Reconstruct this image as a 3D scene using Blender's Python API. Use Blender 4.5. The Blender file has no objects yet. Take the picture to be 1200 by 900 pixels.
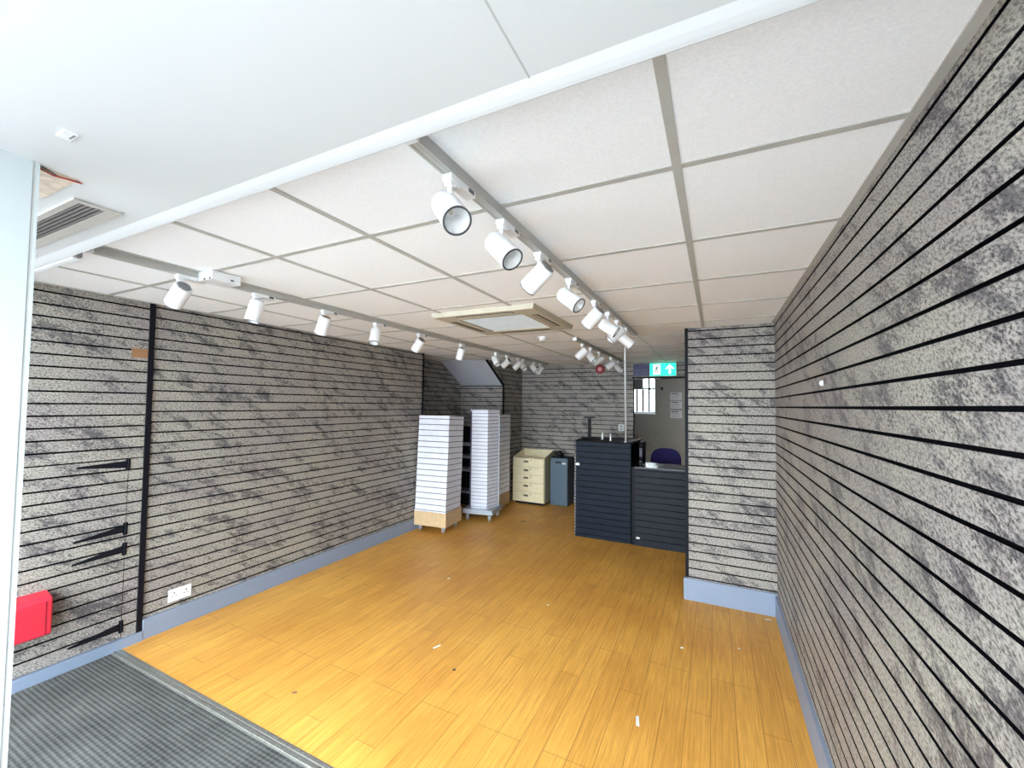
import bpy, math, random
from mathutils import Vector, Matrix
random.seed(7)
S = bpy.context.scene
COL = S.collection
PI = math.pi

# ------------------------------------------------------------------ camera
HC = 1.674                      # camera height
def cam_axes(yaw, pitch, roll):
    F = Vector((math.sin(yaw)*math.cos(pitch), math.cos(yaw)*math.cos(pitch), math.sin(pitch)))
    r = Vector((math.cos(yaw), -math.sin(yaw), 0)); u = r.cross(F)
    c, s = math.cos(roll), math.sin(roll)
    return F, r*c+u*s, u*c-r*s
F_, R_, U_ = cam_axes(-0.45107, 0.03695, 0.01125)
cd = bpy.data.cameras.new('camera'); cam = bpy.data.objects.new('camera', cd); COL.objects.link(cam)
m = Matrix((R_, U_, -F_)).transposed().to_4x4(); m.translation = (0, 0, HC)
cam.matrix_world = m
cd.sensor_width = 36; cd.lens = 482.97/1200*36
cd.shift_x = -5.4/1200; cd.shift_y = 6.26/1200
cd.clip_start = 0.02
S.camera = cam

# ------------------------------------------------------------------ light
S.view_settings.view_transform = 'Standard'; S.view_settings.look = 'None'
S.view_settings.gamma = 1; S.view_settings.use_curve_mapping = False
S.view_settings.exposure = 1.78
W = bpy.data.worlds.new('sky'); S.world = W; W.use_nodes = True
bg = W.node_tree.nodes['Background']
bg.inputs[0].default_value = (0.82, 0.93, 1.0, 1); bg.inputs[1].default_value = 4.6
sd = bpy.data.lights.new('sun', 'SUN'); sun = bpy.data.objects.new('sun', sd); COL.objects.link(sun)
sd.energy = 2.0; sd.angle = math.radians(8); sd.color = (1, .96, .9)
sun.rotation_euler = (math.radians(-40), 0, math.radians(-70))  # high, shining onto the pavement outside from over the roof

# ------------------------------------------------------------------ materials
def mat(name, col, rough=.5, metal=0, noise=None, bump=None, spec=.5, emit=None, alpha=None):
    M = bpy.data.materials.new(name); M.use_nodes = True
    nt = M.node_tree; p = nt.nodes['Principled BSDF']
    p.inputs['Base Color'].default_value = (*col, 1); p.inputs['Roughness'].default_value = rough
    p.inputs['Metallic'].default_value = metal; p.inputs['Specular IOR Level'].default_value = spec
    if emit: p.inputs['Emission Color'].default_value = (*emit[0], 1); p.inputs['Emission Strength'].default_value = emit[1]
    tc = nt.nodes.new('ShaderNodeTexCoord')
    sc, amt = noise if noise else (12, .06)
    n = nt.nodes.new('ShaderNodeTexNoise'); n.inputs['Scale'].default_value = sc; n.inputs['Detail'].default_value = 5
    nt.links.new(tc.outputs['Object'], n.inputs['Vector'])
    r = nt.nodes.new('ShaderNodeValToRGB')
    r.color_ramp.elements[0].position = .3; r.color_ramp.elements[1].position = .7
    r.color_ramp.elements[0].color = (*[c*(1-amt) for c in col], 1)
    r.color_ramp.elements[1].color = (*[min(1, c*(1+amt)) for c in col], 1)
    nt.links.new(n.outputs['Fac'], r.inputs[0]); nt.links.new(r.outputs[0], p.inputs['Base Color'])
    if bump:
        n2 = nt.nodes.new('ShaderNodeTexNoise'); n2.inputs['Scale'].default_value = bump[0]
        nt.links.new(tc.outputs['Object'], n2.inputs['Vector'])
        b = nt.nodes.new('ShaderNodeBump'); b.inputs['Strength'].default_value = bump[1]; b.inputs['Distance'].default_value = .002
        nt.links.new(n2.outputs['Fac'], b.inputs['Height']); nt.links.new(b.outputs[0], p.inputs['Normal'])
    return M

def math_node(nt, op, a, b=None):
    n = nt.nodes.new('ShaderNodeMath'); n.operation = op
    for i, v in enumerate((a, b)):
        if v is None: continue
        if isinstance(v, (int, float)): n.inputs[i].default_value = v
        else: nt.links.new(v, n.inputs[i])
    return n.outputs[0]

def stone(name, axis, sign, tone=.60):
    """printed granite laminate with slanting dark veins; axis = the wall's running direction"""
    M = bpy.data.materials.new(name); M.use_nodes = True; nt = M.node_tree; p = nt.nodes['Principled BSDF']
    tc = nt.nodes.new('ShaderNodeTexCoord'); sp = nt.nodes.new('ShaderNodeSeparateXYZ')
    nt.links.new(tc.outputs['Object'], sp.inputs[0])
    u = math_node(nt, 'MULTIPLY', sp.outputs[axis], sign); z = sp.outputs['Z']
    th = math.radians(28); c, s = math.cos(th), math.sin(th)
    a = math_node(nt, 'SUBTRACT', math_node(nt, 'MULTIPLY', u, c), math_node(nt, 'MULTIPLY', z, s))
    t = math_node(nt, 'ADD', math_node(nt, 'MULTIPLY', u, s), math_node(nt, 'MULTIPLY', z, c))
    def noise(sa, st, scale, detail, rough, off, dist=0):
        cb = nt.nodes.new('ShaderNodeCombineXYZ')
        nt.links.new(math_node(nt, 'MULTIPLY', a, sa), cb.inputs[0]); nt.links.new(math_node(nt, 'MULTIPLY', t, st), cb.inputs[1])
        cb.inputs[2].default_value = off
        n = nt.nodes.new('ShaderNodeTexNoise'); n.inputs['Scale'].default_value = scale; n.inputs['Detail'].default_value = detail
        n.inputs['Roughness'].default_value = rough; n.inputs['Distortion'].default_value = dist
        nt.links.new(cb.outputs[0], n.inputs['Vector']); return n.outputs['Fac']
    def ramp(f, p0, p1, c0, c1):
        r = nt.nodes.new('ShaderNodeValToRGB'); e = r.color_ramp.elements
        e[0].position, e[1].position = p0, p1; e[0].color = (*c0, 1); e[1].color = (*c1, 1)
        nt.links.new(f, r.inputs[0]); return r.outputs[0]
    def mix(f, A, B, mode='MIX'):
        x = nt.nodes.new('ShaderNodeMix'); x.data_type = 'RGBA'; x.blend_type = mode
        if isinstance(f, (int, float)): x.inputs[0].default_value = f
        else: nt.links.new(f, x.inputs[0])
        nt.links.new(A, x.inputs[6]); nt.links.new(B, x.inputs[7]); return x.outputs[2]
    k = tone
    veins = noise(1.0, 2.3, 3.6, 8, .70, 3.1 + axis_off[axis]*5 + sign, .25)
    fine = noise(1.0, 2.6, 15, 5, .7, 5.3)
    grain = noise(1.0, 1.8, 80, 4, .78, 1.7)
    tint = noise(1, 1.3, 2.2, 3, .5, 9)
    base = ramp(tint, .35, .65, (.50*k, .45*k, .43*k), (.58*k, .54*k, .47*k))
    comb = math_node(nt, 'ADD', math_node(nt, 'MULTIPLY', veins, .50), math_node(nt, 'ADD', math_node(nt, 'MULTIPLY', fine, .33), math_node(nt, 'MULTIPLY', grain, .17)))
    dk = ramp(comb, .43, .505, (1, 1, 1), (0, 0, 0))
    x = nt.nodes.new('ShaderNodeMix'); x.data_type = 'RGBA'
    nt.links.new(math_node(nt, 'MULTIPLY', dk, .85), x.inputs[0]); nt.links.new(base, x.inputs[6]); x.inputs[7].default_value = (.12*k, .11*k, .13*k, 1)
    gr = ramp(grain, .38, .55, (.12, .12, .13), (1.25, 1.25, 1.25))
    out = mix(.85, x.outputs[2], gr, 'MULTIPLY')
    nt.links.new(out, p.inputs['Base Color']); p.inputs['Roughness'].default_value = .5
    p.inputs['Specular IOR Level'].default_value = .3
    return M
axis_off = {'X': 1, 'Y': 2}

stone_left = stone('granite_left', 'Y', 1); stone_right = stone('granite_right', 'Y', -1); stone_front = stone('granite_front', 'X', 1)
black = mat('black_slot', (.004, .004, .006), .8, spec=.05); black_trim = mat('black_trim', (.007, .007, .011), .5, spec=.12)
white = mat('white_paint', (.70, .73, .76), .35, noise=(3, .01)); soffit_m = mat('soffit_board', (.60, .615, .63), .4, noise=(3, .01))
tile_m = mat('ceiling_tile', (.90, .91, .93), .9, noise=(150, .04), bump=(220, .25))
grid_m = mat('ceiling_grid_metal', (.46, .45, .42), .45)
track_m = mat('track_metal', (.42, .41, .385), .4)
base_m = mat('blue_grey_paint', (.215, .265, .36), .45, noise=(5, .02))
lamp_m = mat('lamp_white', (.80, .81, .83), .3); fin_m = mat('fin_grey', (.28, .28, .29), .4, metal=.6)
chrome = mat('chrome', (.72, .72, .72), .32, metal=.35); rim_m = mat('rim_dark', (.10, .10, .11), .3, metal=.5)
cream = mat('cream_plastic', (.50, .46, .36), .5); grille_m = mat('grille_white', (.66, .68, .68), .5)
dark_vent = mat('vent_dark', (.04, .035, .035), .6); louvre_m = mat('louvre_brown', (.07, .058, .052), .5)
lam_white = mat('white_laminate', (.72, .74, .84), .4); lam_shaded = mat('white_laminate_shaded', (.70, .71, .80), .4)  # second laminate is the first made darker, shade put into the colour
slot_grey = mat('slot_grey', (.05, .05, .065), .6)
birch = mat('birch_ply', (.58, .42, .24), .5, noise=(20, .12)); beech = mat('beech_board', (.42, .25, .12), .5, noise=(18, .15))
plat_m = mat('platform_grey', (.40, .44, .50), .4); rubber = mat('caster_grey', (.30, .28, .28), .5)
cab_m = mat('cabinet_cream', (.78, .69, .46), .45); cab_shaded = mat('cabinet_side_shaded', (.36, .33, .22), .5)  # side tone is the cream darkened: shade painted onto the right panel
bin_m = mat('slate_blue', (.075, .12, .165), .4); bin_dark = mat('slate_dark', (.02, .03, .04), .5, spec=.2)
navy = mat('navy_laminate', (.008, .013, .024), .5, noise=(9, .15), spec=.12); navy_top = mat('dark_top', (.05, .06, .075), .22)
slate_slat = mat('slate_laminate', (.015, .018, .026), .5, noise=(9, .15), spec=.15)
red = mat('red_plastic', (.62, .025, .05), .35); dark_red = mat('bell_red', (.30, .01, .025), .4)
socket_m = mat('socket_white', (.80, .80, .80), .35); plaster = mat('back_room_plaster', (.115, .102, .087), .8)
slope_m = mat('grey_paint', (.55, .56, .63), .55, noise=(30, .05)); chair_m = mat('blue_fabric', (.012, .007, .095), .8, bump=(300, .3))
paper = mat('paper', (.75, .74, .70), .7); wood_raw = mat('bare_mdf', (.30, .15, .07), .7)
glass = bpy.data.materials.new('window_glass'); glass.use_nodes = True
gp = glass.node_tree.nodes['Principled BSDF']; gp.inputs['Transmission Weight'].default_value = 1; gp.inputs['Roughness'].default_value = 0; gp.inputs['IOR'].default_value = 1.02
sign_green = mat('sign_green', (.0, .45, .28), .4, emit=((.0, .80, .45), .42)); sign_white = mat('sign_white', (.9, .95, .95), .4, emit=((.9, 1, .97), .3))
sign_blue = mat('sign_blue', (.03, .025, .13), .4); sign_ink = mat('sign_print', (.10, .09, .26), .5); sign_pink = mat('sign_print_pink', (.25, .05, .15), .5)
copper = mat('wire_red', (.35, .05, .03), .5); stain = mat('stained_board', (.58, .50, .42), .8, noise=(40, .2))
metal_strip = mat('aluminium', (.36, .36, .34), .35, metal=.7, noise=(60, .2)); grey_seal = mat('seal_grey', (.42, .43, .42), .5)
pave = mat('pavement', (.27, .27, .27), .9, noise=(3, .15)); ink = mat('ink', (.03, .03, .04), .6)
silver = mat('silver_tube', (.70, .71, .72), .3, metal=.6); rack_m = mat('rack_light', (.35, .36, .42), .5)
notice_m = mat('notice_grey', (.24, .22, .22), .8)

def floor_mat():
    M = bpy.data.materials.new('bamboo_planks'); M.use_nodes = True; nt = M.node_tree; p = nt.nodes['Principled BSDF']
    tc = nt.nodes.new('ShaderNodeTexCoord'); sp = nt.nodes.new('ShaderNodeSeparateXYZ'); nt.links.new(tc.outputs['Object'], sp.inputs[0])
    cb = nt.nodes.new('ShaderNodeCombineXYZ')
    nt.links.new(sp.outputs['Y'], cb.inputs[0]); nt.links.new(math_node(nt, 'ADD', sp.outputs['X'], 4.55), cb.inputs[1])
    br = nt.nodes.new('ShaderNodeTexBrick'); br.offset = .37; br.offset_frequency = 3; br.squash = 1
    br.inputs['Scale'].default_value = 1; br.inputs['Brick Width'].default_value = .96; br.inputs['Row Height'].default_value = .122
    br.inputs['Mortar Size'].default_value = .0011; br.inputs['Mortar Smooth'].default_value = .1; br.inputs['Bias'].default_value = 0
    br.inputs['Color1'].default_value = (.76, .395, .080, 1); br.inputs['Color2'].default_value = (.84, .45, .094, 1)
    br.inputs['Mortar'].default_value = (.22, .10, .03, 1)
    nt.links.new(cb.outputs[0], br.inputs['Vector'])
    mp = nt.nodes.new('ShaderNodeMapping'); mp.inputs['Scale'].default_value = (95, 3.0, 1); nt.links.new(tc.outputs['Object'], mp.inputs[0])
    n = nt.nodes.new('ShaderNodeTexNoise'); n.inputs['Scale'].default_value = 1; n.inputs['Detail'].default_value = 4; n.inputs['Roughness'].default_value = .7
    nt.links.new(mp.outputs[0], n.inputs['Vector'])
    r = nt.nodes.new('ShaderNodeValToRGB'); r.color_ramp.elements[0].position = .3; r.color_ramp.elements[1].position = .7
    r.color_ramp.elements[0].color = (.62, .56, .46, 1); r.color_ramp.elements[1].color = (1.1, 1.1, 1.1, 1); nt.links.new(n.outputs['Fac'], r.inputs[0])
    x = nt.nodes.new('ShaderNodeMix'); x.data_type = 'RGBA'; x.blend_type = 'MULTIPLY'; x.inputs[0].default_value = .8
    nt.links.new(br.outputs['Color'], x.inputs[6]); nt.links.new(r.outputs[0], x.inputs[7])
    n3 = nt.nodes.new('ShaderNodeTexNoise'); n3.inputs['Scale'].default_value = 1.3; n3.inputs['Detail'].default_value = 6; nt.links.new(tc.outputs['Object'], n3.inputs['Vector'])
    r3 = nt.nodes.new('ShaderNodeValToRGB'); r3.color_ramp.elements[0].position = .3; r3.color_ramp.elements[1].position = .65
    r3.color_ramp.elements[0].color = (.82, .72, .64, 1); r3.color_ramp.elements[1].color = (1, 1, 1, 1); nt.links.new(n3.outputs['Fac'], r3.inputs[0])
    y = nt.nodes.new('ShaderNodeMix'); y.data_type = 'RGBA'; y.blend_type = 'MULTIPLY'; y.inputs[0].default_value = 1
    nt.links.new(x.outputs[2], y.inputs[6]); nt.links.new(r3.outputs[0], y.inputs[7]); nt.links.new(y.outputs[2], p.inputs['Base Color'])
    rr = nt.nodes.new('ShaderNodeMapRange'); rr.inputs['To Min'].default_value = .38; rr.inputs['To Max'].default_value = .58
    nt.links.new(n3.outputs['Fac'], rr.inputs['Value']); nt.links.new(rr.outputs[0], p.inputs['Roughness'])
    p.inputs['Specular IOR Level'].default_value = .35
    b = nt.nodes.new('ShaderNodeBump'); b.inputs['Strength'].default_value = .15; b.inputs['Distance'].default_value = .001; b.invert = True
    nt.links.new(br.outputs['Fac'], b.inputs['Height']); nt.links.new(b.outputs[0], p.inputs['Normal'])
    return M
floor_m = floor_mat()

def mat_mat():
    M = bpy.data.materials.new('ribbed_matting'); M.use_nodes = True; nt = M.node_tree; p = nt.nodes['Principled BSDF']
    tc = nt.nodes.new('ShaderNodeTexCoord'); sp = nt.nodes.new('ShaderNodeSeparateXYZ'); nt.links.new(tc.outputs['Object'], sp.inputs[0])
    def wave(ax, k): return math_node(nt, 'SINE', math_node(nt, 'MULTIPLY', sp.outputs[ax], k))
    w = math_node(nt, 'ADD', math_node(nt, 'MULTIPLY', wave('Y', 2*PI/.021), .6), math_node(nt, 'MULTIPLY', wave('X', 2*PI/.030), .4))
    w = math_node(nt, 'ADD', math_node(nt, 'MULTIPLY', w, .5), .5)
    n = nt.nodes.new('ShaderNodeTexNoise'); n.inputs['Scale'].default_value = 4; n.inputs['Detail'].default_value = 8; n.inputs['Roughness'].default_value = .7
    nt.links.new(tc.outputs['Object'], n.inputs['Vector'])
    n2 = nt.nodes.new('ShaderNodeTexNoise'); n2.inputs['Scale'].default_value = 300; nt.links.new(tc.outputs['Object'], n2.inputs['Vector'])
    f = math_node(nt, 'ADD', math_node(nt, 'MULTIPLY', w, .30), math_node(nt, 'ADD', math_node(nt, 'MULTIPLY', n.outputs['Fac'], .75), math_node(nt, 'MULTIPLY', n2.outputs['Fac'], .35)))
    r = nt.nodes.new('ShaderNodeValToRGB'); r.color_ramp.elements[0].position = .3; r.color_ramp.elements[1].position = 1.0
    r.color_ramp.elements[0].color = (.012, .013, .014, 1); r.color_ramp.elements[1].color = (.15, .15, .145, 1)
    nt.links.new(f, r.inputs[0]); nt.links.new(r.outputs[0], p.inputs['Base Color']); p.inputs['Roughness'].default_value = .95; p.inputs['Specular IOR Level'].default_value = .1
    b = nt.nodes.new('ShaderNodeBump'); b.inputs['Strength'].default_value = .6; b.inputs['Distance'].default_value = .004
    nt.links.new(w, b.inputs['Height']); nt.links.new(b.outputs[0], p.inputs['Normal'])
    return M
matting = mat_mat()

# ------------------------------------------------------------------ mesh helpers
class MB:
    def __init__(s): s.v = []; s.f = []; s.mi = []; s.k = 0
    def use(s, k): s.k = k; return s
    def add(s, vs, fs):
        o = len(s.v); s.v += [tuple(v) for v in vs]
        for f in fs: s.f.append([o+i for i in f]); s.mi.append(s.k)
        return s
    def box(s, x0, y0, z0, x1, y1, z1):
        x0, x1 = sorted((x0, x1)); y0, y1 = sorted((y0, y1)); z0, z1 = sorted((z0, z1))
        return s.add([(x0,y0,z0),(x1,y0,z0),(x1,y1,z0),(x0,y1,z0),(x0,y0,z1),(x1,y0,z1),(x1,y1,z1),(x0,y1,z1)],
                     [(0,3,2,1),(4,5,6,7),(0,1,5,4),(1,2,6,5),(2,3,7,6),(3,0,4,7)])
    def prism(s, poly, axis, a, b):
        """poly: 2-D outline; axis 'x': (y,z), 'y': (x,z), 'z': (x,y)"""
        P = {'x': lambda p, t: (t, p[0], p[1]), 'y': lambda p, t: (p[0], t, p[1]), 'z': lambda p, t: (p[0], p[1], t)}[axis]
        n = len(poly); vs = [P(p, a) for p in poly]+[P(p, b) for p in poly]
        fs = [tuple(range(n)), tuple(range(2*n-1, n-1, -1))]+[(i, (i+1) % n, n+(i+1) % n, n+i) for i in range(n)]
        return s.add(vs, fs)
    def lathe(s, prof, o=(0,0,0), axis=(0,0,1), n=24, caps=True):
        """prof: [(r, h)] swept round axis"""
        ax = Vector(axis).normalized(); t = Vector((1,0,0)) if abs(ax.x) < .9 else Vector((0,1,0))
        e1 = ax.cross(t).normalized(); e2 = ax.cross(e1); o = Vector(o); vs = []; fs = []
        for r, h in prof:
            for i in range(n):
                a = 2*PI*i/n; vs.append(o+ax*h+(e1*math.cos(a)+e2*math.sin(a))*r)
        for j in range(len(prof)-1):
            for i in range(n):
                k = (i+1) % n; fs.append((j*n+i, j*n+k, (j+1)*n+k, (j+1)*n+i))
        if caps and prof[0][0] > 1e-5: fs.append(tuple(range(n-1, -1, -1)))
        if caps and prof[-1][0] > 1e-5: fs.append(tuple((len(prof)-1)*n+i for i in range(n)))
        return s.add(vs, fs)
    def cyl(s, p0, p1, r, n=16, r1=None):
        p0, p1 = Vector(p0), Vector(p1); d = p1-p0
        return s.lathe([(r, 0), (r if r1 is None else r1, d.length)], p0, d, n)
    def tube(s, pts, r, n=8):
        for a, b in zip(pts, pts[1:]): s.cyl(a, b, r, n)
        return s
    def build(s, name, mats, parent=None, bevel=0, smooth=False, loc=None):
        me = bpy.data.meshes.new(name); me.from_pydata(s.v, [], s.f)
        if not isinstance(mats, (list, tuple)): mats = [mats]
        for m_ in mats: me.materials.append(m_)
        me.polygons.foreach_set('material_index', s.mi)
        import bmesh
        b = bmesh.new(); b.from_mesh(me); bmesh.ops.recalc_face_normals(b, faces=b.faces); b.to_mesh(me); b.free()
        if smooth:
            me.polygons.foreach_set('use_smooth', [True]*len(me.polygons)); me.set_sharp_from_angle(angle=math.radians(38))
        o = bpy.data.objects.new(name, me); COL.objects.link(o)
        if parent: o.parent = parent
        if loc: o.location = loc
        if bevel:
            bv = o.modifiers.new('bevel', 'BEVEL'); bv.width = bevel; bv.segments = 2; bv.limit_method = 'ANGLE'
        return o
def box(name, m_, x0, y0, z0, x1, y1, z1, parent=None, bevel=0):
    return MB().box(x0, y0, z0, x1, y1, z1).build(name, m_, parent, bevel)
def struct(o, label=None):
    o['kind'] = 'structure'
    if label: o['label'] = label
    return o
def tag(o, label, cat, group=None):
    o['label'] = label; o['category'] = cat
    if group: o['group'] = group
    return o
def thing(name, label, cat, loc=(0,0,0), rz=0, group=None):
    o = bpy.data.objects.new(name, None); COL.objects.link(o); o.location = loc; o.rotation_euler = (0,0,rz)
    o.empty_display_size = .1
    return tag(o, label, cat, group)
def dup(o, parent=None):
    c = o.copy(); COL.objects.link(c)
    if parent: c.parent = parent
    for ch in list(o.children): dup(ch, c)
    return c

# ------------------------------------------------------------------ room dimensions
H = 2.371; XL = -3.63; XR = .434; YC = 3.95; YB = 6.89; Y0 = -.35
XE = -3.22; Y2 = 6.15; XA = -4.08; YE = 4.545; XC = -.228; XD0 = -1.217; XD1 = -.30; ZD = 2.138
GAP = .0105; DEP = .012; P = .0741

def slots(z0, p, top=H): return [z0+p*k for k in range(40) if z0+p*k < top-.008]
def slat_wall(mb, face, plane, a0, a1, z0, z1, zs, sgn, bi=0):
    """face 'x': wall in plane x=const running in y; sgn = direction (+1/-1) of the room side. index 0 = board, 1 = slot"""
    def bx(a, b, d0, d1, za, zb):       # slot lips stay black, only the face carries the print
        if face == 'x': mb.box(plane+d0*sgn, a, za, plane+d1*sgn, b, zb)
        else: mb.box(a, plane+d0*sgn, za, b, plane+d1*sgn, zb)
        if d1 == 0: mb.mi[-6+{('x', 1): 3, ('x', -1): 5, ('y', 1): 4, ('y', -1): 2}[(face, sgn)]] = bi
    mb.use(1); bx(a0, a1, -.03, -DEP, z0, z1)
    cur = z0
    for z in [z for z in zs if z0 < z < z1]:
        if z-GAP/2 > cur: bx(a0, a1, -DEP-.001, 0, cur, z-GAP/2)
        cur = z+GAP/2
    if z1 > cur+.002: bx(a0, a1, -DEP-.001, 0, cur, z1)
    return mb

zs_right = slots(.194, P); zs_far = slots(.168, .0751); zs_near = slots(.146, .0751); zs_back = slots(.165, P)

# floor
struct(box('floor', floor_m, XA-.1, 1.40, -.04, XR+.03, YB+.12, 0), 'worn honey coloured bamboo plank floor')
struct(box('floor_back_room', floor_m, -2.4, YB+.12, -.04, 1.2, 9.0, 0))
mt = box('entrance_mat', matting, XL+.022, Y0, -.03, XR-.02, 1.358, -.002)
tag(mt, 'dark grey ribbed entrance matting set into the floor by the left wall', 'mat')
struct(box('floor_entrance', pave, XL, Y0-.02, -.06, XR, 1.40, -.031))
ts = MB().box(XL+.02, 1.345, -.03, XR-.02, 1.402, .001).box(XL+.02, 1.352, .001, XR-.02, 1.366, .006).box(XL+.02, 1.38, .001, XR-.02, 1.394, .004)
struct(ts.build('trim_1', metal_strip), 'worn aluminium strip between matting and planks')
struct(box('ground', pave, -9, -9, -.16, 7, Y0-.02, -.06))

# ceiling tiles and grid
struct(box('ceiling', tile_m, XA-.1, Y0, H, XR+.05, YB+.12, H+.05), 'white suspended ceiling tiles')
g = MB()
tees = [-.099-.6*k for k in range(0, 7)]
for x in tees: g.box(x-.012, .7, H-.004, x+.012, YB, H+.002)
for k in range(-1, 10):
    y = 1.254+.6*k; g.box(XA, y-.012, H-.0035, XR, y+.012, H+.002)
g.box(XR-.022, .7, H-.005, XR, YC, H+.002)
g.box(XL, .7, H-.005, XL+.022, YE, H+.002)
struct(g.build('trim_2', grid_m), 'grey metal grid of the suspended ceiling')

# right wall, column
w = MB(); slat_wall(w, 'x', XR, Y0, YC, .1, H, zs_right, -1)
w.use(1).box(XR+.03, Y0, 0, XR+.05, YC+.2, H)
struct(w.build('wall_right', [stone_right, black]), 'slatted wall panels printed like pale granite')
w = MB(); slat_wall(w, 'y', YC, XC, XR, .1, H, zs_right, -1)
w.use(1).box(XC+.002, YC+.03, 0, XR+.05, YB, H)
struct(w.build('wall_return', [stone_front, black]), 'slatted granite print wall return on the right')
struct(MB().box(XC-.022, YC-.006, .19, XC+.004, YC+.03, H).build('trim_3', black_trim), 'black corner strip of the wall return')
struct(box('baseboard_right', base_m, XR-.018, Y0, 0, XR+.02, YC-.018, .168, bevel=.003))
struct(box('baseboard_return', base_m, XC-.036, YC-.022, 0, XR, YC+.03, .182, bevel=.003))

# left wall: near stretch with hatch, far stretch
w = MB(); slat_wall(w, 'x', XL, Y0, 1.485, 1.278, H, zs_near, 1)
slat_wall(w, 'x', XL, 1.404, 1.485, .05, 1.272, zs_near, 1); slat_wall(w, 'x', XL, Y0, .45, .05, 1.272, zs_near, 1)
w.use(1).box(XL-.06, Y0, 0, XL-.03, 1.53, H)
slat_wall(w, 'x', XL, 1.512, YE, .1, H, zs_far, 1)
w.use(1).box(XL-.05, 1.51, 0, XL-.03, YE, H)
slat_wall(w, 'y', YE, XA, XL, .0, H, zs_far, 1)
struct(w.build('wall_left', [stone_left, black]), 'slatted wall panels printed like grey granite')
w = MB(); slat_wall(w, 'x', XL, .453, 1.401, .070, 1.270, zs_near, 1)
hd = struct(w.build('door_1', [stone_left, black]), 'low slatted hatch flush in the left wall')
for z, zt in ((1.236, 1.241), (.800, .775), (.664, .637), (.145, .128)):
    hm = MB().box(XL, 1.388, z-.042, XL+.004, 1.412, z+.042)
    hm.cyl((XL+.006, 1.401, z-.04), (XL+.006, 1.401, z+.04), .005, 8)
    hm.prism([(1.392, z-.024), (1.392, z+.024), (1.15, zt+.006), (1.144, zt), (1.15, zt-.006)], 'x', XL+.0005, XL+.004)
    hm.build('hinge', black_trim, hd)
struct(box('trim_4', black_trim, XL-.01, 1.483, .06, XL+.012, 1.514, H), 'black vertical joint strip on left wall')
struct(box('trim_5', black_trim, XL-.012, YE-.012, .1, XL+.003, YE+.004, H), 'black corner strip where left wall ends')
struct(box('baseboard_left', base_m, XL-.02, 1.514, 0, XL+.018, YE, .142, bevel=.003))
struct(box('baseboard_entrance', base_m, XL-.02, Y0, -.03, XL+.022, 1.514, .066, bevel=.003))
box('bare_patch', wood_raw, XL-.001, 1.392, 1.972, XL+.0015, 1.482, 2.036).name = 'trim_6'
struct(bpy.data.objects['trim_6'], 'bare brown board where a slat face is missing')

# alcove and sloping stair underside
w = MB(); slat_wall(w, 'x', XA, YE, Y2, 0, H, zs_back, 1); slat_wall(w, 'y', Y2, XA, XE, 0, 1.99, zs_back, -1, 2)
slat_wall(w, 'x', XE, Y2, YB, 0, H, zs_back, 1)
w.use(1).box(XA-.06, YE-.05, 0, XA-.03, Y2+.1, H).box(XA-.06, Y2+.03, 0, XE-.03, Y2+.06, H).box(XE-.06, Y2+.03, 0, XE-.03, YB+.1, H).box(XA-.06, YE-.10, 0, XL-.03, YE-.032, H)
struct(w.build('wall_alcove', [stone_left, black, stone_front]), 'dark slatted walls of the recess at the back left')
YS = 5.56; ZS = 1.992
# side of the stair box above the slope: boards cut to the slope line
w = MB(); cur = ZS
for z in [z for z in zs_back if z > ZS]+[H+GAP/2]:
    zb = min(z-GAP/2, H)
    if zb > cur:
        ya = Y2-(cur-ZS)/(H-ZS)*(Y2-YS); yb = Y2-(zb-ZS)/(H-ZS)*(Y2-YS)
        w.use(0).prism([(ya, cur), (Y2+.002, cur), (Y2+.002, zb), (yb, zb)], 'x', XE-DEP, XE)
    cur = z+GAP/2
w.use(1).prism([(Y2, ZS), (Y2+.002, ZS), (Y2+.002, H), (YS, H)], 'x', XE-.03, XE-DEP+.001)
struct(w.build('wall_stair', [stone_left, black]), 'slatted side above the sloping stair underside')
w = MB().prism([(YS, H), (Y2+.02, ZS-.003), (Y2+.02, ZS+.03), (YS+.05, H)], 'x', XA, XE-.012)
struct(w.build('trim_7', slope_m), 'plain grey sloping underside of the stairs')
w = MB().prism([(YS-.012, H), (Y2-.01, ZS-.008), (Y2+.012, ZS-.008), (Y2+.012, ZS+.02), (YS+.02, H)], 'x', XE-.014, XE+.004)
w.box(XE-.012, Y2-.012, 0, XE+.004, Y2+.012, ZS)
w.box(XA, Y2-.006, ZS-.014, XE, Y2+.002, ZS)
struct(w.build('trim_8', black_trim), 'black edging of the stair recess')

# back wall with doorway
w = MB(); slat_wall(w, 'y', YB, XE, XD0, 0, H, zs_back, -1); slat_wall(w, 'y', YB, XD0, XC+.2, ZD, H, zs_back, -1)
slat_wall(w, 'y', YB, XD1, XC+.2, 0, ZD, zs_back, -1)
w.use(1).box(XE-.1, YB+.03, 0, XD0, YB+.1, H).box(XD0, YB+.03, ZD, XC+.3, YB+.1, H).box(XD1, YB+.03, 0, XC+.3, YB+.1, ZD)
struct(w.build('wall_back', [stone_front, black]), 'slatted granite print wall at the back with a doorway')
struct(MB().box(XD0-.02, YB-.02, ZD-.022, XD1, YB+.1, ZD+.004).build('trim_9', black_trim), 'black strip over the doorway')

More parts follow.
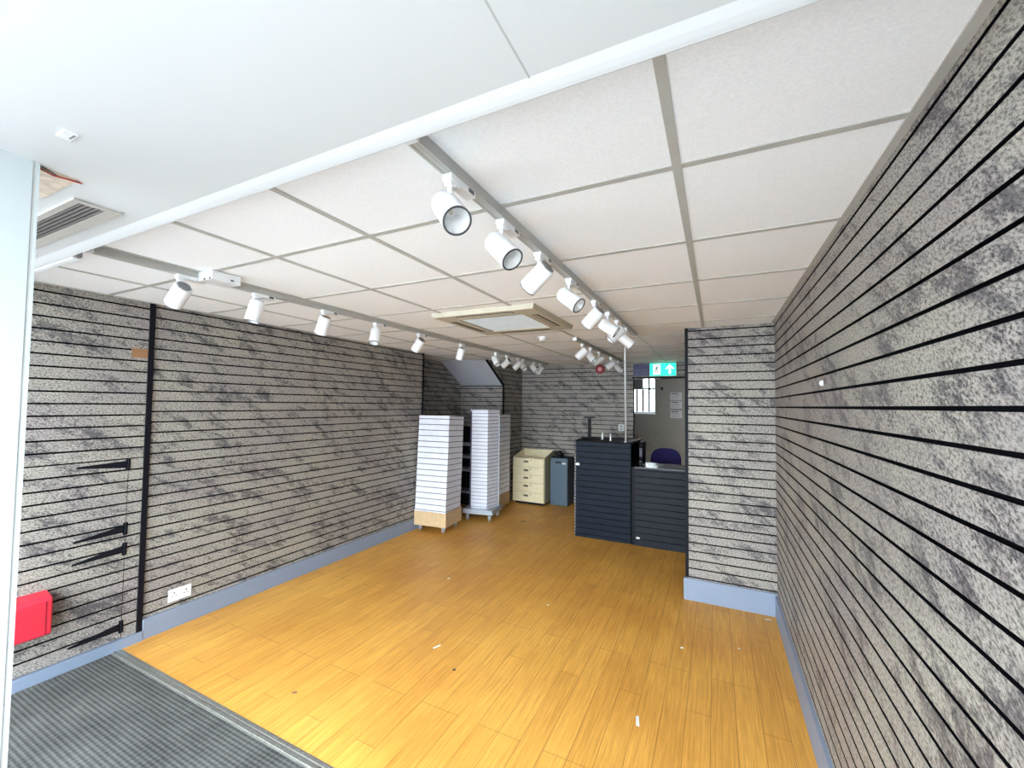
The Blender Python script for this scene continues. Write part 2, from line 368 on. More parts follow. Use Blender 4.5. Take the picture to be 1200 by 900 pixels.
# back room
wx0, wx1, wz0, wz1 = -1.60, -1.112, 1.53, 2.30
YR = 8.80
w = MB(); w.box(-2.4, YR, 0, wx0, YR+.15, H).box(wx1, YR, 0, 1.2, YR+.15, H).box(wx0, YR, 0, wx1, YR+.15, wz0).box(wx0, YR, wz1, wx1, YR+.15, H)
w.box(-2.45, YB+.1, 0, -2.4, YR, H).box(1.2, YB+.1, 0, 1.25, YR, H).box(-2.45, YB+.1, H, 1.25, YR+.15, H+.05)
struct(w.build('wall_back_room', plaster), 'dim plastered room beyond the doorway')
w = MB().box(wx0, YR+.02, wz0, wx1, YR+.07, wz0+.03).box(wx0, YR+.02, wz1-.03, wx1, YR+.07, wz1).box(wx0, YR+.02, wz0, wx0+.025, YR+.07, wz1).box(wx1-.025, YR+.02, wz0, wx1, YR+.07, wz1)
w.box(wx0, YR-.02, wz0-.02, wx1, YR+.02, wz0)
wn = struct(w.build('window_1', white), 'small barred window')
MB().box(wx0, YR+.05, wz0, wx1, YR+.055, wz1).build('pane', glass, wn)
bars = MB()
for x in (-1.50, -1.375, -1.25): bars.box(x-.019, YR+.09, wz0, x+.019, YR+.125, wz1)
bars.box(wx0, YR+.085, 2.02, wx1, YR+.092, 2.05)
bars.build('security_bars', black_trim, wn)
w = thing('wall_cupboard', 'small dark grey box fixed over the barred back room window', 'box', (-1.445, YR-.12, 2.01))
box('body', mat('dark_box', (.06, .06, .065), .5), -.10, -.0, 0, .10, .115, .25, w, .004)
box('flap', mat('dark_box_front', (.08, .08, .085), .5), -.095, -.008, .005, .095, 0, .245, w)
hk = thing('coat_hook', 'small black hook on the back room wall right of the window', 'hook', (-.985, YR, 2.03))
MB().box(-.02, -.01, -.03, .02, 0, .03).build('plate', black_trim, hk); MB().tube([(0,-.01,0),(0,-.05,-.02),(-.02,-.06,.01)], .012).build('peg', black_trim, hk)
for x0, z0, lab in ((-.83, 1.80, 'printed notice nearest the hook on the back room wall, top of the three'), (-.83, 1.63, 'printed notice below the top one on the back room wall'), (-.83, 1.44, 'lowest printed notice on the back room wall')):
    nt_ = thing('wall_notice', lab, 'notice', (x0, YR, z0), group='notices in the back room')
    box('sheet', notice_m, 0, -.004, 0, .22, -.001, .15, nt_)
    b = MB().box(.02, -.006, .115, .15, -.004, .135)
    for k in range(4): b.box(.02, -.0055, .09-.022*k, .19-.02*(k % 2), -.004, .094-.022*k)
    b.build('print', ink, nt_)
hr = thing('handrail', 'dark sloping handrail on the back room wall under the window', 'handrail', (-1.54, YR, 1.13))
MB().cyl((0,-.06,0), (.38,-.06,-.26), .016, 10).build('rail', plaster, hr)
MB().cyl((.05,-.06,-.03), (.05,0,-.05), .012).build('bracket', black_trim, hr); MB().cyl((.33,-.06,-.22), (.33,0,-.24), .012).build('bracket', black_trim, hr)

# soffit over the entrance
ZF = HC+.60; YF = .7195
sf = MB().box(XL, Y0, ZF, XR, YF-.012, ZF+.096)
pts = [(YF-.012, ZF), (YF-.004, ZF+.002), (YF, ZF+.010), (YF, ZF+.096), (YF-.012, ZF+.096)]
sf.prism(pts, 'x', XL, XR)
sfo = struct(sf.build('ceiling_soffit', soffit_m), 'smooth white lowered ceiling over the entrance')
bd = MB().prism([(YF-.052, ZF), (YF-.030, ZF-.0022), (YF-.014, ZF-.003), (YF-.004, ZF-.003), (YF, ZF-.001), (YF, ZF+.004), (YF-.05, ZF+.001)], 'x', XL, XR)
struct(bd.build('trim_10', white), 'white edge trim of the lowered ceiling')
jn = MB().box(-.307, Y0, ZF-.0006, -.304, YF-.05, ZF+.001)
struct(jn.build('trim_11', grey_seal), 'fine board joint in the lowered ceiling')

# post beside the camera
XP = -1.545
po = MB().box(XP-.05, Y0, -.03, XP, .382, ZF).use(1).box(XP-.048, .382, -.03, XP-.003, .390, ZF).use(0).box(XP-.05, .390, -.03, XP-.001, .394, ZF)
struct(po.build('wall_entrance', [mat('panel_white', (.40, .43, .44), .4, noise=(3, .01)), grey_seal]), 'smooth white door panel edge at the far left')

# air vent in the soffit
v = thing('air_vent', 'dark louvred air vent with cream frame in the lowered ceiling', 'vent', (-2.2, .56, ZF))
f = MB(); x0, x1, y0, y1 = -.5, .49, -.055, .055
f.box(x0, y0, -.006, x1, y0+.018, 0).box(x0, y1-.032, -.006, x1, y1, 0).box(x1-.022, y0+.018, -.006, x1, y1-.032, 0).box(x0, y0+.018, -.006, x0+.02, y1-.032, 0)
f.build('frame', mat('vent_frame', (.42, .40, .37), .5), v)
box('backing', dark_vent, x0+.02, y0+.018, -.001, x1-.022, y1-.032, -.0002, v)
for k in range(5):
    y = -.033+.012*k
    MB().prism([(y, -.0015), (y+.004, -.0055), (y+.007, -.0055), (y+.003, -.0015)], 'x', x0+.02, x1-.022).build('louvre', louvre_m, v)
wr = MB().tube([(-1.568, .40, ZF-.004), (-1.578, .425, ZF-.007), (-1.575, .455, ZF-.005), (-1.575, .48, ZF-.003)], .0022)
tag(wr.build('loose_wire', copper), 'short red wire poking out above the white door panel', 'wire')
tag(MB().tube([(-1.556, .40, ZF-.003), (-1.585, .44, ZF-.004), (-1.573, .475, ZF-.002)], .0016).build('loose_wire', ink), 'short black wire beside the red one above the white door panel', 'wire')
tag(box('chipped_patch', stain, -1.80, .394, ZF-.0012, -1.56, .47, ZF-.0002), 'stained brownish patch of board around the loose wires', 'patch')
pl = thing('ceiling_plate', 'small white cover plate on the lowered ceiling near the white door panel', 'plate', (-1.32, .375, ZF))
box('plate', white, -.022, -.012, -.004, .022, .012, 0, pl, .001); box('slit', fin_m, -.008, .004, -.0048, .02, .007, -.004, pl)
lt = thing('door_contact', 'slim white bar with grey end under the lowered ceiling edge', 'bar', (-2.40, .728, ZF))
box('bar', white, -.55, -.006, -.006, -.03, .018, .03, lt, .003); box('end_cap', fin_m, -.032, -.006, -.004, .0, .018, .03, lt, .006)

# ------------------------------------------------------------------ ceiling fittings
ZT = H-.036
def track(x, y0, y1, label):
    t = thing('lighting_track', label, 'lighting track', (x, y0, ZT), group='ceiling lighting tracks')
    L = y1-y0
    r = MB().box(-.0175, 0, 0, -.009, L, .036).box(-.0075, 0, .0005, .0075, L, .0355).box(-.0091, .001, .006, -.0074, L-.001, .035).box(.0074, .001, .006, .0091, L-.001, .035).box(.009, 0, 0, .0175, L, .036)
    r.build('rail', track_m, t)
    for y in (0, L-.01): box('end_cap', lamp_m, -.019, y-.004, -.001, .019, y+.014, .036, t)
    return t
track(-2.525, .80, 6.40, 'long white lighting track nearest the left wall')
track(-.690, .79, 4.02, 'white lighting track over the middle of the floor, starting at the soffit')
track(-1.295, 4.02, 6.30, 'short white lighting track at the back beyond the air conditioning unit')

def make_lamp():
    t = thing('track_spotlight', '', 'spotlight')
    a = MB().box(-.017, -.005, -.020, .017, .125, 0).prism([(-.005, -.02), (.05, -.02), (.045, -.028), (0, -.028)], 'x', -.012, .012)
    ad = a.build('track_adapter', lamp_m, t, .002)
    MB().box(-.0178, .085, -.015, .0178, .115, -.003).build('contact_window', rim_m, ad)
    MB().cyl((0, .012, -.02), (0, .012, -.062), .0075, 12).box(-.012, .0, -.034, .012, .024, -.026).build('stem', lamp_m, t, smooth=True)
    r = .041
    b = MB().lathe([(r-.010, -.056), (r-.004, -.055), (r, -.049), (r+.0005, .0), (r+.0005, .072), (r-.002, .074), (r-.004, .074), (r-.008, .02), (.012, .0), (0, .0)], (0,0,0), (1,0,0), 32, True)
    h = b.build('lamp_head', lamp_m, t, smooth=True, loc=(0, .012, -.062-.041))
    MB().lathe([(r-.0045, .0735), (r+.001, .0735), (r+.001, .0765), (r-.0045, .0765), (r-.0045, .0735)], (0,0,0), (1,0,0), 32, False).build('bezel', rim_m, h, smooth=True)
    MB().lathe([(r-.0046, .073), (r-.009, .055), (r-.010, .053), (r-.016, .035), (.012, .014), (0.0, .012)], (0,0,0), (1,0,0), 32, False).build('reflector', chrome, h, smooth=True)
    MB().lathe([(.007, .012), (.007, .016), (0, .017)], (0,0,0), (1,0,0), 12).build('bulb', cream, h)
    fn = MB().lathe([(r-.010, -.052), (0, -.052)], (0,0,0), (1,0,0), 24)
    for k in range(-4, 5):
        y = k*.0065; hh = math.sqrt((r-.009)**2-y*y)
        fn.box(-.060, y-.0013, -hh, -.050, y+.0013, hh)
    fn.build('heat_sink', fin_m, h)
    return t
lamp0 = make_lamp(); first = [True]
def lamp(x, y, aim, label, group):
    t = lamp0 if first[0] else dup(lamp0); first[0] = False
    t.location = (x, y, ZT); t['label'] = label; t['group'] = group
    h = [c for c in t.children if c.name.startswith('lamp_head')][0]
    h.rotation_euler = Vector(aim).to_track_quat('X', 'Z').to_euler()
g1 = 'spotlights on the left track'; g2 = 'spotlights on the middle track'; g3 = 'spotlights on the back track'
ords = ['nearest the soffit', 'second from the soffit', 'third from the soffit', 'fourth from the soffit', 'fifth from the soffit', 'sixth from the soffit', 'seventh from the soffit', 'eighth from the soffit', 'ninth from the soffit', 'tenth from the soffit', 'eleventh from the soffit', 'at the far end']
for i, (y, aim) in enumerate([(1.14, (-.75, .0, -.6)), (1.535, (-.1, -.2, -1)), (2.02, (-.45, .05, -.9)), (2.52, (.15, -.35, -.9)), (3.07, (-.6, .1, -.6)), (3.78, (-.35, .1, -.9)),
                              (4.58, (.4, -.2, -.6)), (4.88, (-.7, .1, -.5)), (5.22, (-.5, -.3, -.6)), (5.40, (.5, -.4, -.6)), (5.80, (.6, -.2, -.6)), (6.05, (-.4, -.3, -.7))]):
    lamp(-2.525, y, aim, 'white cylindrical spotlight on the left track, '+ords[i], g1)
m_l = ['white spotlight on the middle track, nearest the soffit, its silver lens facing the camera', 'white spotlight on the middle track, second from the soffit, lens facing right',
       'white spotlight on the middle track, third from the soffit, turned away to the left', 'white spotlight on the middle track, fourth from the soffit, lens facing right',
       'white spotlight on the middle track, fifth from the soffit, tilted left', 'white spotlight on the middle track, sixth from the soffit, tilted right',
       'white spotlight on the middle track, last but one, tilted left', 'white spotlight at the far end of the middle track above the silver tube']
for i, (y, aim) in enumerate([(.955, (.62, -.38, -.68)), (1.275, (.66, -.18, -.66)), (1.62, (-.8, .2, -.55)), (2.03, (.75, -.15, -.60)), (2.52, (-.7, .2, -.62)), (2.88, (.85, .1, -.6)), (3.18, (-.6, -.3, -.6)), (3.52, (.75, .2, -.7))]):
    lamp(-.690, y, aim, m_l[i], g2)
b_l = ['nearest the air conditioning unit', 'second from the air conditioning unit', 'third from the air conditioning unit', 'fourth from the air conditioning unit', 'furthest back']
for i, (y, aim) in enumerate([(4.27, (-.7, -.1, -.65)), (4.60, (.6, -.2, -.7)), (4.98, (-.6, -.5, -.5)), (5.62, (-.7, -.2, -.5)), (6.08, (.6, -.2, -.7))]):
    lamp(-1.295, y, aim, 'small white spotlight on the back track, '+b_l[i], g3)

fb = thing('track_feed_box', 'white plastic junction box clipped beside the left lighting track', 'junction box', (-2.445, 1.30, ZT-.002))
box('cover', lamp_m, -.065, -.075, -.016, .065, .075, .036, fb, .006)
box('catch', rim_m, -.005, -.077, -.014, .010, -.070, -.006, fb); box('catch', rim_m, .045, -.077, -.014, .056, -.070, -.006, fb); box('catch', rim_m, .060, .02, -.004, .067, .036, .004, fb)

# air conditioning cassette
ac = thing('air_conditioner', 'cream square air conditioning cassette set in the suspended ceiling', 'air conditioner', (-1.555, 3.0, H))
s_ = .435
def ring(mb, o, i, z0, z1, zi):
    for k in range(4):
        c, sn = math.cos(k*PI/2), math.sin(k*PI/2)
        P_ = lambda x, y, z: (x*c-y*sn, x*sn+y*c, z)
        mb.add([P_(-o,-o,z0), P_(o,-o,z0), P_(i,-i,zi), P_(-i,-i,zi), P_(-o+.012,-o+.012,z1), P_(o-.012,-o+.012,z1), P_(i,-i,z1), P_(-i,-i,z1)],
               [(0,1,5,4), (4,5,6,7), (7,6,2,3)])
fr = MB(); ring(fr, s_, .28, 0, -.034, -.010); fr.build('panel', cream, ac)
gr = MB().box(-.30, -.30, -.012, .30, .30, -.010)
for k in range(27): y = -.286+.022*k; gr.box(-.285, y-.004, -.026, .285, y+.004, -.012)
for x in (-.29, .285): gr.box(x-.006, -.29, -.028, x+.006, .29, -.012)
gr.box(-.30,-.30,-.030,.30,-.285,-.012).box(-.30,.285,-.030,.30,.30,-.012).box(-.30,-.30,-.030,-.285,.30,-.012).box(.285,-.30,-.030,.30,.30,-.012)
gr.build('grille', grille_m, ac)
for k in range(4):
    c, sn = math.cos(k*PI/2), math.sin(k*PI/2)
    vb = MB().box(-.24, -.385, -.0352, .24, -.335, -.034).build('air_outlet', dark_vent, ac); vb.rotation_euler = (0, 0, k*PI/2)
    MB().prism([(-.366, -.0355), (-.352, -.040), (-.348, -.0385), (-.362, -.0353)], 'x', -.235, .235).build('vane', cream, vb)
sm = thing('smoke_detector', 'round white smoke detector on the ceiling behind the air conditioning unit', 'smoke detector', (-1.60, 3.90, H))
MB().lathe([(.05, 0), (.05, -.012), (.046, -.018)], (0,0,0), (0,0,1), 24).build('base', lamp_m, sm, smooth=True)
MB().lathe([(.036, -.018), (.036, -.036), (.026, -.046), (0, -.047)], (0,0,0), (0,0,1), 24).build('sensor_head', grille_m, sm, smooth=True)

# ------------------------------------------------------------------ wall fittings
rb = thing('red_box', 'red plastic box fixed low on the left wall beside the white door panel', 'box', (XL, .93, .29))
MB().prism([(0, 0), (.085, .0), (.10, .012), (.10, .205), (.085, .225), (.0, .245)], 'y', -.12, .115).build('body', red, rb, .008)
MB().box(.10, .085, .012, .102, .09, .205).build('seam', dark_red, rb)
so = thing('wall_socket', 'white double power socket low on the left wall', 'socket', (XL, 1.737, .235))
box('faceplate', socket_m, 0, -.074, -.045, .009, .074, .045, so, .003)
for sy in (-.038, .038):
    b = MB().box(.009, sy-.004, .010, .0095, sy+.004, .022).box(.009, sy-.016, -.008, .0095, sy-.007, -.003).box(.009, sy+.007, -.008, .0095, sy+.016, -.003)
    b.build('pin_holes', ink, so); box('rocker_switch', socket_m, .009, sy-.006+(.02 if sy < 0 else -.02)*0, .028, .0125, sy+.006, .040, so)
pk = MB().lathe([(.013, 0), (.013, .004), (.008, .012), (0, .013)], (XR, 2.278, 1.786), (-1, 0, 0), 16)
tag(pk.build('wall_plug', white, smooth=True), 'tiny round white plug on the right slatted wall', 'plug')
sw = thing('wall_socket', 'white upright socket plate on the back wall beside the doorway', 'socket', (-1.41, YB, 1.312))
box('faceplate', grille_m, -.048, -.010, -.055, .048, 0, .055, sw, .003)
box('rocker_switch', rim_m, -.02, -.013, .012, .02, -.010, .03, sw); box('rocker_switch', rim_m, -.02, -.013, -.03, .02, -.010, -.012, sw)
be = thing('alarm_sounder', 'round dark red fire alarm sounder with pale centre on the back wall', 'alarm', (-1.763, YB, 2.287))
MB().lathe([(.078, 0), (.078, .03), (.066, .055), (.045, .06), (.040, .05)], (0,0,0), (0,-1,0), 28).build('body', dark_red, be, smooth=True)
MB().lathe([(.038, .045), (.030, .064), (0, .066)], (0,0,0), (0,-1,0), 24).build('lens', mat('pink_lens', (.62, .30, .32), .3), be, smooth=True)

# exit sign
ex = thing('exit_sign', 'lit green exit sign with running figure and upward arrow over the doorway', 'sign', (-.755, YB-.05, 2.150))
box('housing', white, -.20, 0, 0, .20, .05, .208, ex, .003)
box('face', sign_green, -.195, -.004, .004, .195, 0, .204, ex)
dp = box('door_pictogram', sign_white, -.145, -.006, .022, -.035, -.004, .188, ex)
mn = MB().lathe([(.011, 0), (.011, .003)], (-.083, -.006, .160), (0,-1,0), 14)
for poly in ([(-.095,.148),(-.078,.146),(-.086,.098),(-.106,.104)], [(-.090,.146),(-.112,.132),(-.124,.112),(-.118,.108),(-.104,.124),(-.088,.134)], [(-.080,.144),(-.062,.124),(-.044,.128),(-.044,.120),(-.064,.114),(-.086,.134)],
             [(-.104,.104),(-.092,.104),(-.104,.074),(-.132,.052),(-.138,.060),(-.116,.080)], [(-.098,.102),(-.086,.100),(-.066,.074),(-.076,.040),(-.086,.042),(-.078,.072)]):
    mn.prism(poly, 'y', -.009, -.006)
mn.build('running_figure', mat('sign_dark_green', (.0, .10, .06), .5), dp)
MB().prism([(.105,.185),(.175,.112),(.150,.105),(.122,.132),(.122,.030),(.088,.030),(.088,.132),(.060,.105),(.035,.112)], 'y', -.007, -.004).build('arrow', sign_white, ex)
bs = thing('blue_sign', 'dark blue rectangular sign left of the lit exit sign', 'sign', (-1.085, YB-.02, 2.162))
box('board', sign_blue, -.13, 0, 0, .125, .02, .19, bs, .002)
b = MB()
for k in range(7): b.box(-.095+.027*k, -.0015, .086, -.078+.027*k, 0, .108)
b.build('lettering', sign_ink, bs); box('red_mark', sign_pink, .055, -.002, .082, .070, 0, .112, bs)

# ------------------------------------------------------------------ freestanding displays
def casters(parent, w, d, r=.035, inset=.06):
    for sx in (-1, 1):
        for sy in (0, 1):
            x = sx*(w/2-inset); y = inset if sy == 0 else d-inset
            fk = MB().box(x-.018, y-.02, r*1.2, x+.018, y+.02, r*2+.012).box(x-.016, y-.012, r*.6, x-.012, y+.012, r*1.3).box(x+.012, y-.012, r*.6, x+.016, y+.012, r*1.3).build('caster', plat_m, parent)
            MB().cyl((x-.011, y, r), (x+.011, y, r), r, 18).build('wheel', rubber, fk, smooth=False)
def slat_tower(w, d, z0, z1, pitch, gap, mats, parent, name='slatted_body'):
    b = MB().use(1).box(-w/2+.006, .006, z0, w/2-.006, d-.006, z1-.002).use(0)
    z = z1-pitch*.6; cur = z1
    while z > z0+gap:
        b.box(-w/2, 0, z+gap/2, w/2, d, cur); cur = z-gap/2; z -= pitch
    b.box(-w/2, 0, z0, w/2, d, cur)
    return b.build(name, mats, parent)
# D1
d1 = thing('display_tower', 'white slatted display tower on a pale wood wheeled base, nearest the left wall', 'display stand', (-3.365, 4.395, 0), math.radians(5.5), 'white slatted display towers')
b = MB().box(-.238, 0, .078, .238, .43, .262).build('base_box', birch, d1, .002)
box('base_lip', plat_m, -.243, .0, .25, -.232, .43, .275, d1)
casters(d1, .47, .43, .033)
tw = slat_tower(.462, .40, 0, 1.255, .0745, .009, [lam_white, slot_grey], d1); tw.location = (-.002, .008, .262); tw.rotation_euler = (math.radians(-2.8), 0, 0)
# D2
d2 = thing('display_tower', 'tallest white display tower with close slots on a grey wheeled platform, behind the first', 'display stand', (-3.085, 5.125, 0), math.radians(9), 'white slatted display towers')
box('platform', plat_m, -.228, 0, .098, .228, .44, .165, d2, .003)
casters(d2, .44, .44, .033, .05)
hexo = [(-.131, .066), (.116, .075), (.200, .315), (.110, .400), (-.040, .405), (-.131, .320)]
def inset(poly, d):
    cx = sum(p_[0] for p_ in poly)/len(poly); cy = sum(p_[1] for p_ in poly)/len(poly)
    return [(p_[0]-(p_[0]-cx)/math.hypot(p_[0]-cx, p_[1]-cy)*d, p_[1]-(p_[1]-cy)/math.hypot(p_[0]-cx, p_[1]-cy)*d) for p_ in poly]
b = MB().use(1).prism(inset(hexo, .008), 'z', .165, 1.57).use(0); cur = 1.572; z = 1.572-.03
while z > .17:
    b.prism(hexo, 'z', z+.0035, cur); cur = z-.0035; z -= .052
b.prism(hexo, 'z', .165, cur)
b.build('slatted_body', [lam_white, slot_grey], d2)
frame_m = mat('frame_grey', (.08, .08, .13), .5)
MB().box(-.150, .058, .165, -.133, .34, 1.580).build('side_frame', frame_m, d2)
MB().prism([(-.152, .045), (.122, .055), (.212, .318), (.110, .412), (-.152, .412)], 'z', 1.574, 1.594).build('top_cap', slope_m, d2)
MB().cyl((.208, .322, .165), (.208, .322, 1.58), .008, 8).build('rear_post', plat_m, d2)
# D3
d3 = thing('display_tower', 'white slatted display tower on a brown base, furthest back and half hidden', 'display stand', (-3.27, 5.68, 0), math.radians(2), 'white slatted display towers')
box('base_box', beech, -.215, 0, .060, .215, .44, .262, d3, .002)
casters(d3, .40, .42, .028)
tw = slat_tower(.425, .43, .262, 1.505, .0745, .009, [lam_shaded, slot_grey], d3)
pg = MB().box(.150, -.010, .262, .205, .0, 1.50).use(1)
for k in range(30): pg.box(.172, -.0115, .285+.04*k, .184, -.010, .305+.04*k)
pg.build('perforated_upright', [plat_m, slot_grey], d3)
# rack in the recess
rk = thing('shelf_rack', 'rack with pale shelves, its black back standing in for shade between two white display towers', 'shelf', (-3.78, 5.62, 0))
b = MB()
for x in (-.22, .20): b.box(x, .25, 0, x+.03, .28, 1.3)
b.box(-.22, .26, 0, .23, .275, 1.3); b.build('frame', black_trim, rk)  # black back sheet stands in for the shade of the recess
for z in (.24, .59, .80, 1.0): box('shelf', rack_m, -.21, .05, z, .215, .26, z+.035, rk)

# cream drawer cabinet
cb = thing('drawer_cabinet', 'cream five-drawer cabinet with open tray top against the back wall', 'cabinet', (-2.85, 6.385, 0))
w_ = .293
b = MB().box(-w_, .012, .04, w_, .44, .700).box(-w_, .0, .700, w_, .018, .775)
b.use(1).prism([(.0, .04), (.44, .04), (.44, .885), (.0, .785)], 'x', w_-.014, w_+.002); b.use(0)
b.prism([(.0, .04), (.44, .04), (.44, .885), (.0, .785)], 'x', -w_, -w_+.016); b.box(-w_, .425, .70, w_, .44, .885)
b.build('carcass', [cab_m, cab_shaded], cb)
box('plinth', black_trim, -w_+.03, .05, 0, w_-.03, .42, .04, cb)
for z0, z1 in ((.045, .205), (.215, .365), (.372, .500), (.507, .625), (.632, .772)):
    dr = box('drawer', cab_m, -w_+.004, -.014, z0, w_-.018, .0, z1, cb, .003)
    zz = z1-.055
    hm = MB().box(-.085, -.018, zz-.016, .0, -.014, zz+.016).use(1)
    for k in range(4): hm.box(-.080+.020*k, -.024, zz-.010, -.068+.020*k, -.018, zz+.010)
    hm.build('handle', [mat('brass_plate', (.30, .24, .14), .4, metal=.4), ink], dr)
    MB().lathe([(.008, 0), (.008, .006)], (.045, -.014, zz+.022), (0,-1,0), 10).build('lock', ink, dr)
# slate blue box
bn = thing('metal_cabinet', 'narrow slate blue metal cabinet between drawer cabinet and dark counter', 'cabinet', (-2.365, 6.555, 0))
box('body', bin_dark, -.153, .006, .0, .153, .31, .79, bn, .004); box('door', bin_m, -.155, -.008, .005, .138, .006, .785, bn, .004)
box('name_plate', bin_dark, -.065, -.010, .70, .035, -.008, .735, bn); box('sticker', paper, .055, -.010, .69, .11, -.008, .712, bn)
tl = thing('coiled_cable', 'tangle of black cable lying on top of the slate blue metal cabinet', 'cable', (-2.40, 6.66, .79))
pts = [(.075*math.cos(a*.7), .045*math.sin(a*.7), .010+.010*a*.5+.02*math.sin(a*1.9)**2) for a in range(0, 18)]
MB().tube(pts, .010, 8).build('loop', black_trim, tl); MB().box(-.05, -.03, 0, .03, .03, .05).build('plug_block', black_trim, tl, .008)

# ------------------------------------------------------------------ counters
ct = thing('tall_counter', 'tall dark navy slatted counter block in front of the back wall', 'counter', (-1.28, 5.15, 0))
b = MB().use(0); cur = .004
b.use(1).box(-.345, .012, 0, .345, .64, 1.222).use(0)
z = .045
while z < 1.21:
    b.box(-.35, 0, cur, .338, .014, z-.004); cur = z+.004; z += P
b.box(-.35, 0, cur, .338, .014, 1.218)
b.build('slatted_body', [navy, black], ct)
b = MB().box(-.35, .0, 1.205, -.335, .64, 1.232).box(.335, .0, 1.205, .352, .64, 1.232).box(-.35, .62, 1.205, .352, .64, 1.232).box(-.35, 0, 1.210, .352, .62, 1.2225)
b.build('top_edge', black_trim, ct)
MB().box(.346, .30, 1.222, .356, .64, 1.236).build('pale_edging', birch, ct)
b = MB().box(-.362, -.002, .01, -.350, .02, 1.1).use(1)
for k in range(26): b.box(-.3635, -.003, .03+.04*k, -.354, -.0015, .05+.04*k)
b.build('perforated_upright', [bin_dark, rack_m], ct)
tag(box('price_label', paper, -1.632, 5.143, .905, -1.585, 5.149, .935), 'small white label stuck near the left edge of the tall navy counter', 'label')
tag(box('price_label', paper, -.872, 5.128, .085, -.832, 5.1305, .108), 'small white sticker near the floor on the low slatted counter', 'label')
lc = thing('low_counter', 'low dark grey slatted counter with worktop beside the granite wall return', 'counter', (-.595, 5.135, 0))
b = MB().use(1).box(-.292, .012, 0, .30, .43, .925).use(0); cur = .004; z = .085
while z < .91:
    b.box(-.295, 0, cur, .30, .014, z-.004); cur = z+.004; z += P
b.box(-.295, 0, cur, .30, .014, .925)
b.build('slatted_body', [slate_slat, black], lc)
box('worktop', navy_top, -.30, -.01, .925, .305, .46, .942, lc, .003)
box('infill_panel', black_trim, -.335, .02, 0, -.296, .45, .93, lc)
cm = thing('card_terminal', 'black payment terminal mounted on the right side of the tall navy counter', 'card terminal', (-.922, 5.60, .90))
box('body', black_trim, .0, .0, 0, .055, .26, .30, cm, .012); box('screen', mat('grey_screen', (.12, .12, .17), .3), .012, -.003, .11, .045, .0, .22, cm)
box('bracket', mat('bracket_grey', (.30, .29, .27), .4), .01, -.006, .03, .045, .002, .05, cm)
ms = thing('monitor_stand', 'empty black monitor stand with T-shaped head on the tall navy counter', 'stand', (-1.525, 5.40, 1.2335))
MB().prism([(-.09, -.08), (.10, -.08), (.06, .09), (-.05, .09)], 'z', 0, .014).build('foot', black_trim, ms, .003)
MB().box(-.020, -.010, .012, -.006, .010, .272).box(.006, -.010, .012, .020, .010, .272).box(-.008, -.004, .012, .008, .004, .26).build('post', black_trim, ms)
MB().box(-.072, -.02, .268, .072, .02, .292).box(-.095, -.01, .272, .10, .01, .280).build('head', bin_dark, ms, .004)
def bottle(x, y, s, cap, lab):
    t = thing('spray_bottle', lab, 'bottle', (x, y, 1.2225), group='small bottles on the tall counter')
    MB().lathe([(.0, 0), (.013*s, .001), (.014*s, .05), (.013*s, .058), (.006*s, .066), (.006*s, .072)], (0,0,0), (0,0,1), 16).build('body', lamp_m if cap else silver, t, smooth=True)
    MB().lathe([(.010*s, .070), (.010*s, .088), (0, .092)], (0,0,0), (0,0,1), 12).build('cap', lamp_m if not cap else silver, t, smooth=True)
bottle(-1.365, 5.46, 1.05, True, 'small white bottle on the tall navy counter, left of the pair')
bottle(-1.222, 5.30, .9, False, 'small silver bottle on the tall navy counter, right of the pair')
cp = thing('cable_pole', 'thin silver tube rising from the tall navy counter to the ceiling', 'pole', (-1.008, 5.20, 1.2225))
MB().cyl((0, 0, 0), (.037, -.26, H-1.2225), .011, 12).build('tube', silver, cp, smooth=True)
MB().cyl((0, 0, 0), (0, 0, .012), .02, 12).build('foot', lamp_m, cp)

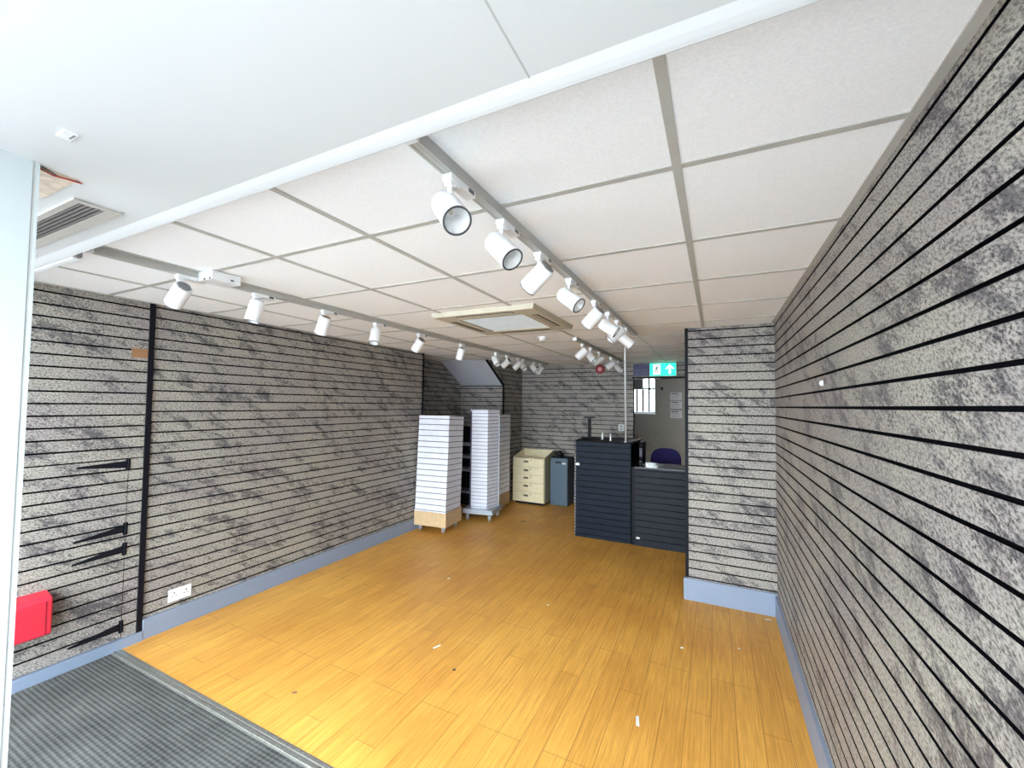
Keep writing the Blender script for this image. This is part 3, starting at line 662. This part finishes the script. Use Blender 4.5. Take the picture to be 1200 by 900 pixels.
# chair
ch = thing('office_chair', 'dark blue fabric office chair behind the low counter', 'chair', (-.665, 6.15, 0), math.radians(180))
def cushion(w, d, h, z, y, tilt, name):
    mb = MB(); n = 10; poly = []
    for i in range(28):
        a = 2*PI*i/28; cx = abs(math.cos(a))**.75*math.copysign(1, math.cos(a)); sy = abs(math.sin(a))**.75*math.copysign(1, math.sin(a))
        poly.append((cx*w/2, sy*h/2))
    mb.prism(poly, 'y', -d/2, d/2)
    o = mb.build(name, chair_m, ch, .015, True, (0, y, z)); o.rotation_euler = (tilt, 0, 0); return o
cushion(.42, .06, .40, .865, -.22, math.radians(6), 'backrest')
cushion(.44, .07, .42, .49, .02, math.radians(90), 'seat')
MB().box(-.025, -.245, .46, .025, -.225, .80).box(-.025, -.24, .445, .025, .02, .46).build('back_bracket', black_trim, ch)
MB().cyl((0, .02, .10), (0, .02, .46), .025).build('gas_column', black_trim, ch)
for k in range(5):
    a = 2*PI*k/5; e = (.27*math.cos(a), .02+.27*math.sin(a), .07)
    lg = MB().cyl((0, .02, .11), e, .022, 10, .014).build('leg', black_trim, ch)
    MB().cyl((e[0]-.012, e[1], .028), (e[0]+.012, e[1], .028), .028, 14).build('wheel', black_trim, lg)

# ------------------------------------------------------------------ scraps on the floor
def scrap(x, y, l, w_, a, lab, m_=None, nm='paper_scrap'):
    c, s = math.cos(a), math.sin(a); q = [(-l/2, -w_/2), (l/2, -w_*.4), (l/2*.9, w_/2), (-l*.45, w_*.45)]
    vs = [(u*c-v_*s, u*s+v_*c) for u, v_ in q]
    o = MB().prism(vs, 'z', 0, .0018).build(nm, m_ or paper, None, 0, False, (x, y, .0003)); tag(o, lab, 'scrap', 'scraps on the floor')
scrap(-1.742, 2.383, .06, .016, 1.2, 'white paper sliver on the planks in the middle of the floor')
scrap(-.386, 2.317, .075, .018, 1.75, 'largest white paper sliver on the planks, nearest the camera')
scrap(-2.317, 3.341, .03, .016, .3, 'tiny white scrap on the planks in front of the display towers')
scrap(-1.278, 3.286, .02, .015, 1, 'tiny white speck on the planks in front of the tall counter')
scrap(-.224, 3.14, .022, .018, .5, 'tiny pale scrap on the planks nearest the foot of the wall return')
scrap(.133, 3.31, .016, .014, .5, 'tiny pale speck on the planks between wall return and right wall')
scrap(.36, 3.86, .05, .012, .2, 'pale fragment by the baseboard corner of the wall return')
scrap(-1.496, 2.231, .018, .016, .5, 'small dark speck on the planks near the middle paper sliver', ink, 'dirt_speck')
scrap(-2.198, 1.646, .03, .018, .5, 'small brown stain near the aluminium strip', wood_raw, 'dirt_speck')
scrap(-2.513, 5.427, .09, .02, .9, 'dark scrap on the shaded planks in front of the drawer cabinet', ink, 'dirt_speck')
